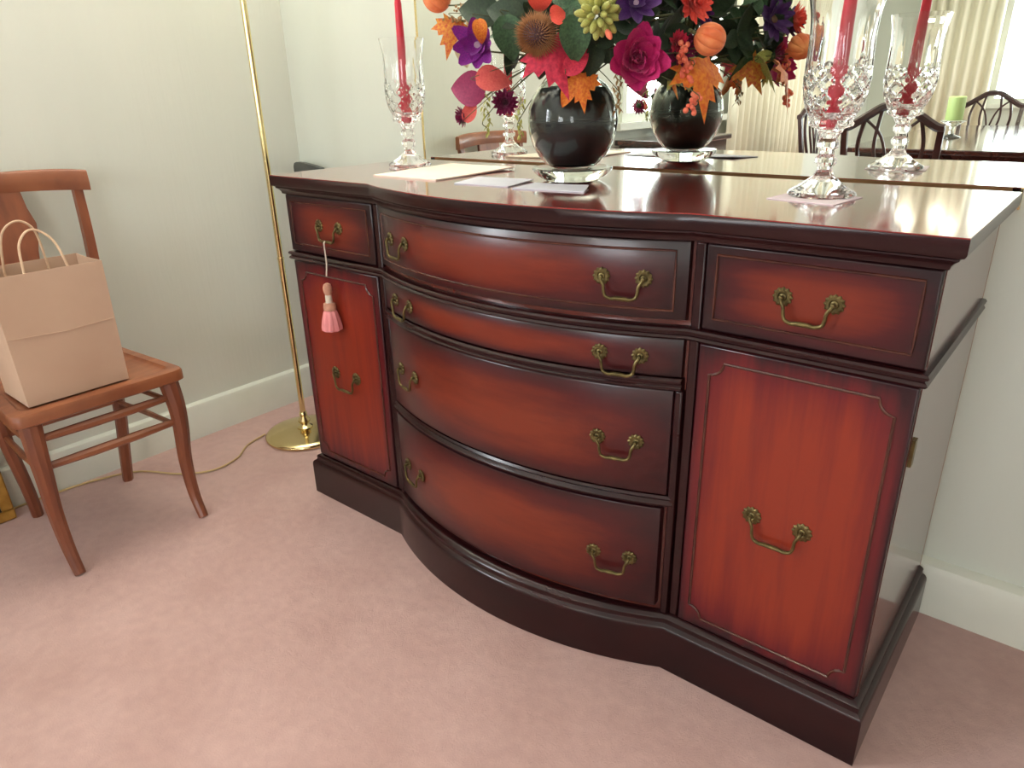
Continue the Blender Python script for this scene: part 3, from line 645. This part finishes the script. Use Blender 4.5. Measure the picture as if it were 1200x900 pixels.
# ------------------------------------------------------------------ floor lamp and cord
LX, LY = -1.118, -.280
t = thing('floor_lamp', 'tall polished brass floor lamp with round base beside the sideboard', 'lamp', (LX, LY, 0))
part('base', MB().lathe([(.128, 0), (.135, .004), (.136, .010), (.131, .016), (.118, .021), (.06, .027), (.03, .030), (.001, .031)], 64, (LX, LY, 0)), 'brass', t, smooth=60)
part('base_knob', MB().lathe([(.026, .029), (.027, .033), (.018, .038), (.014, .044), (.020, .052), (.021, .058), (.015, .066), (.011, .072), (.014, .078), (.013, .084), (.010, .09)], 28, (LX, LY, 0)), 'brass', t)
part('pole', MB().lathe([(.0095, .085), (.0095, .62), (.0105, .621), (.0105, .628), (.0088, .629), (.0088, 1.62)], 20, (LX, LY, 0)), 'brass', t)
part('shade', MB().lathe([(.03, 1.60), (.06, 1.605), (.14, 1.66), (.17, 1.70), (.168, 1.70), (.138, 1.662), (.058, 1.609), (.03, 1.604)], 40, (LX, LY, 0)), 'brass', t)
l = bpy.data.lights.new('torchiere_bulb', 'AREA'); l.shape = 'DISK'; l.size = .16; l.energy = 54; l.color = (1, .985, .96)  # added fill: lamp lit from its unseen bowl to brighten the left side
lo = bpy.data.objects.new('torchiere_bulb', l); sc.collection.objects.link(lo); lo.location = (LX, LY, 1.675); lo.rotation_euler = (PI, 0, 0)
solo('power_cord', MB().tube(spline([(-1.225, -.375, .006), (-1.20, -.46, .005), (-1.145, -.53, .005), (-1.13, -.62, .005), (-1.19, -.70, .005), (-1.31, -.77, .005), (-1.36, -.86, .005), (-1.385, -1.0, .005), (-1.387, -1.3, .005), (-1.385, -1.7, .005)], 8), .003, 8), 'cord', 'thin gold cord running over the carpet from lamp to wall', 'cord')

# ------------------------------------------------------------------ oak chair with the bag
CY = -.945
t = thing('side_chair', 'reddish oak side chair with curved front legs against the wall', 'chair', (-1.12, CY, 0))
def rounded(poly, r, n=5):
    o = []
    L_ = len(poly)
    for i in range(L_):
        p0, p, p1 = Vector(poly[i - 1]), Vector(poly[i]), Vector(poly[(i + 1) % L_]); a_ = p + (p0 - p).normalized() * r; b2 = p + (p1 - p).normalized() * r
        for k in range(n + 1):
            u = k / n; o.append(tuple(a_ * (1 - u) ** 2 + p * 2 * u * (1 - u) + b2 * u * u))
    return o
seatp = rounded([(-.917, CY - .208), (-.917, CY + .208), (-1.315, CY + .178), (-1.315, CY - .178)], .035)
def inset(poly, k): 
    cx = sum(p[0] for p in poly) / len(poly); cy = sum(p[1] for p in poly) / len(poly); return [(cx + (x - cx) * k, cy + (y - cy) * k) for x, y in poly]
st = MB(); st.rings([[(x, y, z) for x, y in inset(seatp, k)] for k, z in ((.97, .406), (1.0, .410), (1.0, .432), (.985, .438), (.86, .440), (.84, .436), (.80, .434))])
part('seat', st, 'oak', t)
def sqtube(path, rads): return MB().tube(path, [r * 1.25 for r in rads], 4)
for sg in (-1, 1):
    yk = CY + sg * .170
    P = spline([(-.948, yk - sg * .004, .408), (-.938, yk, .34), (-.938, yk, .27), (-.950, yk - sg * .002, .17), (-.938, yk - sg * .004, .07), (-.905, yk - sg * .005, 0)], 5)
    n_ = len(P); part('leg', MB().tube(P, [.026 - .013 * (i / (n_ - 1)) for i in range(n_)], 10), 'oak_v', t)
    P = spline([(-1.29, CY + sg * .155, .412), (-1.283, CY + sg * .150, .25), (-1.288, CY + sg * .135, .10), (-1.298, CY + sg * .128, 0)], 5)
    part('leg', MB().tube(P, [.019 - .004 * i / len(P) for i in range(len(P))], 8), 'oak_v', t)
    for z in (.355, .285):
        part('stretcher', MB().tube([(-.945, CY + sg * .167, z - .01), (-1.115, CY + sg * .16, z - .015), (-1.284, CY + sg * .148, z - .02)], [.007, .0085, .007], 8), 'oak', t)
    P = spline([(-1.292, CY + sg * .165, .40), (-1.30, CY + sg * .178, .55), (-1.325, CY + sg * .195, .74), (-1.352, CY + sg * .205, .90)], 5)
    part('stile', MB().tube(P, [.019 - .003 * i / len(P) for i in range(len(P))], 4, sx=.85), 'oak_v', t)
for z in (.365, .292): part('stretcher', MB().tube([(-.94, CY - .165, z), (-.936, CY - .05, z), (-.936, CY + .05, z), (-.94, CY + .165, z)], [.009, .0115, .0115, .009], 8), 'oak', t)
part('stretcher', MB().tube([(-1.284, CY - .147, .27), (-1.284, CY + .147, .27)], .009, 8), 'oak', t)
R = []
for k in range(17):
    v = (k / 16 - .5) * 2; y = CY + v * .232; xb = -1.372 + .034 * v * v; zt = .936 - .010 * abs(v) ** 4; zb = .872 + .012 * (1 - v * v)
    e_ = .004
    R.append([(xb - .011, y, zb), (xb + .011, y, zb), (xb + .013, y, zb + .02), (xb + .011, y, zt - e_), (xb + .006, y, zt), (xb - .006, y, zt), (xb - .011, y, zt - e_)])
part('top_rail', MB().rings(R), 'oak', t, smooth=50)
out_ = [(0.068, .885), (.072, .84), (.082, .80), (.078, .77), (.066, .73), (.058, .68), (.052, .60), (.05, .52), (.05, .43)]
R = []
for hw, z in out_:
    xb = -1.298 - .07 * ((z - .43) / .46) ** 1.2
    R.append([(xb - .006, CY - hw, z), (xb + .006, CY - hw, z), (xb + .006, CY + hw, z), (xb - .006, CY + hw, z)])
part('splat', MB().rings(R), 'oak_v', t, smooth=30)

BX0, BX1, BY0, BY1, BZ0, BZ1 = -1.125, -.965, -1.098, -.866, .4385, .745
t = thing('paper_bag', 'brown kraft paper shopping bag with twisted handles standing on the chair', 'bag', ((BX0 + BX1) / 2, (BY0 + BY1) / 2, BZ0))
nz = 8; R = []
def bagring(z, ins, wob):
    f = (z - BZ0) / (BZ1 - BZ0); bl = .004 * math.sin(PI * f) + wob; sd = -.016 * f
    x0, x1, y0, y1 = BX0 + ins + .006 * f, BX1 - ins - .004 * f, BY0 + ins - .006 * f, BY1 - ins + .004 * f
    ym, xm = (y0 + y1) / 2, (x0 + x1) / 2
    return [(x0, y0, z), (x0 - bl, ym, z), (x0, y1, z), (xm, y1 + sd * .3, z), (x1, y1, z), (x1 + bl, ym, z), (x1, y0, z), (xm, y0 - sd * .3, z)]
for k in range(nz + 1): R.append(bagring(BZ0 + (BZ1 - BZ0) * k / nz, 0, .0025 * (k % 2)))
for k in range(nz, -1, -1): R.append(bagring(BZ0 + .002 + (BZ1 - BZ0 - .002) * k / nz, .0016, .0025 * (k % 2)))
R = [r_[::-1] for r_ in R]
part('bag_body', MB().rings(R), 'kraft', t, smooth=25)
ym = (BY0 + BY1) / 2
for xh, dz, tilt in ((BX1 - .012, .0, -.03), (BX0 + .014, .012, .02)):
    P = spline([(xh, ym - .048, BZ1 - .05), (xh, ym - .046, BZ1), (xh + tilt * .6, ym - .034, BZ1 + .062 + dz), (xh + tilt, ym, BZ1 + .088 + dz), (xh + tilt * .6, ym + .034, BZ1 + .062 + dz), (xh, ym + .046, BZ1), (xh, ym + .048, BZ1 - .05)], 6)
    part('handle', MB().tube(P, .0028, 6), 'kraft_h', t)
part('fold_crease', MB().tube([(BX1 + .0006, BY0 - .001, .605), (BX1 + .0044, ym, .598), (BX1 + .0004, BY1, .602)], .0010, 6), 'kraft', t)

# picture frame leaning against the wall at the very edge of the photo
FRY0, FRY1 = -1.56, -1.115
fr = thing('picture_frame', 'gilt picture frame with dark picture leaning on the wall behind the chair', 'picture frame', (-1.33, (FRY0 + FRY1) / 2, 0))
A_ = Matrix.Translation((-1.335, 0, .001)) @ Matrix.Rotation(-.135, 4, 'Y')
def fbx(y0, y1, z0, z1, d0, d1): return MB().box(d0, d1, y0, y1, z0, z1).xf(A_)
FH = .42
for (y0, y1, z0, z1) in ((FRY0, FRY1, 0, .03), (FRY0, FRY1, FH - .03, FH), (FRY0, FRY0 + .03, .03, FH - .03), (FRY1 - .03, FRY1, .03, FH - .03)):
    part('moulding', fbx(y0, y1, z0, z1, -.012, .008), 'gold', fr, bevel=.004)
part('picture', fbx(FRY0 + .028, FRY1 - .028, .028, FH - .028, -.008, .001), 'black', fr)
# dark board standing in the corner beyond the sideboard
m = MB(); pr = [(-1.392, .001), (-1.392, .872), (-1.386, .883), (-1.372, .887), (-1.34, .8865), (-1.28, .880), (-1.235, .872), (-1.235, .001)]
m.rings([[(x, y, z) for x, z in pr] for y in (-.002, .014)])
solo('folded_board', m, 'grey', 'dark grey board standing upright in the room corner behind the sideboard', 'board')

# ------------------------------------------------------------------ the dining side of the room (seen in the mirror)
def curtain(u0, u1, P, label):
    t = thing('curtain', label, 'curtain', P((u0 + u1) / 2, .1, .04)); n = int(abs(u1 - u0) * 60); vs = []; fs = []
    for z in (.04, 2.2):
        for k in range(n + 1):
            u = u0 + (u1 - u0) * k / n; d = .085 + (.03 if z > 1 else .036) * math.sin(k * 2 * PI / 6.2) + .008 * math.sin(k * .9)
            vs.append(P(u, d, z))
    for k in range(n): fs.append((k, k + 1, n + 2 + k, n + 1 + k))
    o = part('drape', MB().add(vs, fs), 'curtain', t, smooth=70); s_ = o.modifiers.new('cloth', 'SOLIDIFY'); s_.thickness = .004
    part('heading', MB().rings([[P(u0, d, z) for d, z in ((.03, 2.19), (.14, 2.19), (.14, 2.25), (.03, 2.25))], [P(u1, d, z) for d, z in ((.03, 2.19), (.14, 2.19), (.14, 2.25), (.03, 2.25))]]), 'curtain', t)
PL = lambda u, d, z: (X0 + d, u, z); PF = lambda u, d, z: (u, Y0 + d, z)
curtain(-5.05, -3.5, PL, 'wide beige pleated curtain on the wall beyond the near window')
curtain(-.98, -.30, PF, 'beige pleated curtain beside the bright window at the far end')
curtain(1.30, 1.9, PF, 'beige pleated curtain on the far side of the end window')

TX0, TX1, TY0, TY1, TH = -.43, .66, -5.75, -3.06, .75
t = thing('dining_table', 'long dark glossy mahogany dining table seen in the mirror', 'table', ((TX0 + TX1) / 2, (TY0 + TY1) / 2, 0))
part('tabletop', MB().prism(rounded([(TX0, TY0), (TX1, TY0), (TX1, TY1), (TX0, TY1)], .05), TH - .028, TH), 'table', t, bevel=.006)
part('apron', MB().box(TX0 + .08, TX1 - .08, TY0 + .08, TY1 - .08, TH - .11, TH - .028), 'table', t)
for x in (TX0 + .11, TX1 - .11):
    for y in (TY0 + .11, TY1 - .11): part('leg', MB().tube([(x, y, TH - .1), (x, y, .4), (x, y, 0)], [.045, .036, .024], 8), 'table', t)
def dining_chair(loc, rz, label):
    t = thing('dining_chair', label, 'chair', loc, Matrix.Rotation(rz, 3, 'Z'), 'dining chairs around the table')
    K = dict(world=False)
    part('seat', MB().prism(rounded([(-.25, -.22), (.25, -.22), (.21, .20), (-.21, .20)], .03), .41, .47), 'seat', t, bevel=.012, **K)
    part('seat_rail', MB().prism([(-.245, -.215), (.245, -.215), (.205, .2), (-.205, .2)], .35, .41), 'dchair', t, **K)
    for x in (-.22, .22): part('leg', MB().tube([(x, -.195, .36), (x, -.195, 0)], [.028, .02], 4), 'dchair', t, **K)
    for x in (-.2, .2):
        part('leg', MB().tube([(x, .19, .40), (x, .20, .2), (x, .25, 0)], [.024, .024, .02], 4), 'dchair', t, **K)
        part('stile', MB().tube(spline([(x, .19, .40), (x * 1.03, .20, .55), (x * 1.1, .225, .75), (x * 1.13, .245, .89)], 4), .019, 4, sx=1.1), 'dchair', t, **K)
    pts = spline([(-.238, .246, .885), (-.20, .247, .893), (-.12, .25, .945), (-.055, .252, .985), (0, .252, .992), (.055, .252, .985), (.12, .25, .945), (.20, .247, .893), (.238, .246, .885)], 4)
    part('top_rail', MB().tube(pts, .021, 6), 'dchair', t, **K)
    for sg in (-1, 1):
        part('splat', MB().tube(spline([(sg * .05, .195, .47), (sg * .13, .215, .66), (sg * .155, .23, .80), (sg * .13, .248, .93)], 5), .0105, 6), 'dchair', t, **K)
        part('splat', MB().tube(spline([(sg * .02, .195, .47), (sg * .05, .215, .66), (sg * .075, .232, .80), (sg * .055, .25, .975)], 5), .0095, 6), 'dchair', t, **K)
        part('splat', MB().tube(spline([(sg * .015, .195, .47), (sg * .0, .215, .66), (sg * -.045, .235, .84), (sg * -.13, .248, .93)], 5), .008, 6), 'dchair', t, **K)
    part('stretcher', MB().box(-.2, .2, -.01, .012, .16, .185), 'dchair', t, **K)
    return t
dining_chair((-.066, -2.82, 0), 0.0, 'dark shield-back dining chair at the near end of the table, in the mirror')
dining_chair((-.13, -6.0, 0), PI, 'dark shield-back dining chair at the window end of the table, in the mirror')
dining_chair((-.70, -4.05, 0), PI / 2 + .1, 'dark shield-back dining chair at the long side of the table by the curtain')
t = thing('candle_stand', 'clear glass pedestal stand for the green candle on the dining table', 'candle stand', (-.05, -4.1, TH))
part('pedestal', MB().lathe([(.06, 0), (.062, .006), (.02, .02), (.014, .05), (.02, .07), (.05, .09), (.075, .105), (.075, .11), (.001, .108)], 32, (-.05, -4.1, TH)), 'glass_v', t)
solo('pillar_candle', MB().lathe([(.001, .0), (.05, .0), (.052, .004), (.052, .14), (.046, .146), (.03, .142), (.001, .14)], 28, (-.05, -4.1, TH + .1105)), 'greenwax', 'pale green pillar candle on the dining table in the mirror', 'candle')
t = thing('console_table', 'dark wooden console table under the near window, in the mirror', 'table', (-1.20, -2.45, 0))
part('tabletop', MB().box(-1.385, -1.03, -2.85, -2.05, .80, .83), 'table', t, bevel=.006)
part('apron', MB().box(-1.37, -1.05, -2.82, -2.08, .66, .80), 'table', t)
for x in (-1.36, -1.06):
    for y in (-2.81, -2.09): part('leg', MB().tube([(x, y, .70), (x, y, 0)], [.026, .018], 4), 'table', t)
solo('storage_box', MB().box(-1.32, -1.14, -2.72, -2.56, .8305, .90), 'white_box', 'small grey white box on the console table in the mirror', 'box', bevel=.006)
CX_, CYY = -.05, -4.4
t = thing('chandelier', 'brass chandelier with white frosted shades over the dining table', 'chandelier', (CX_, CYY, 1.6))
part('column', MB().lathe([(.06, 2.45), (.06, 2.43), (.012, 2.41), (.008, 2.0), (.03, 1.95), (.045, 1.86), (.03, 1.78), (.014, 1.72), (.02, 1.69), (.002, 1.66)][::-1], 20, (CX_, CYY, 0)), 'brass', t)
for k in range(6):
    an = k * PI / 3 + .2; ca, sa = math.cos(an), math.sin(an)
    part('arm', MB().tube(spline([(CX_ + .03 * ca, CYY + .03 * sa, 1.82), (CX_ + .14 * ca, CYY + .14 * sa, 1.72), (CX_ + .26 * ca, CYY + .26 * sa, 1.74), (CX_ + .29 * ca, CYY + .29 * sa, 1.80)], 5), .007, 6), 'brass', t)
    part('shade', MB().lathe([(.02, .0), (.028, -.02), (.06, -.12), (.07, -.15), (.066, -.15), (.055, -.118), (.024, -.02)], 20, (CX_ + .29 * ca, CYY + .29 * sa, 1.80)), 'shade', t)
    l = bpy.data.lights.new('chandelier_bulb', 'POINT'); l.energy = 5; l.color = (1, .92, .80); l.shadow_soft_size = .03
    lo = bpy.data.objects.new('chandelier_bulb', l); sc.collection.objects.link(lo); lo.location = (CX_ + .29 * ca, CYY + .29 * sa, 1.67)
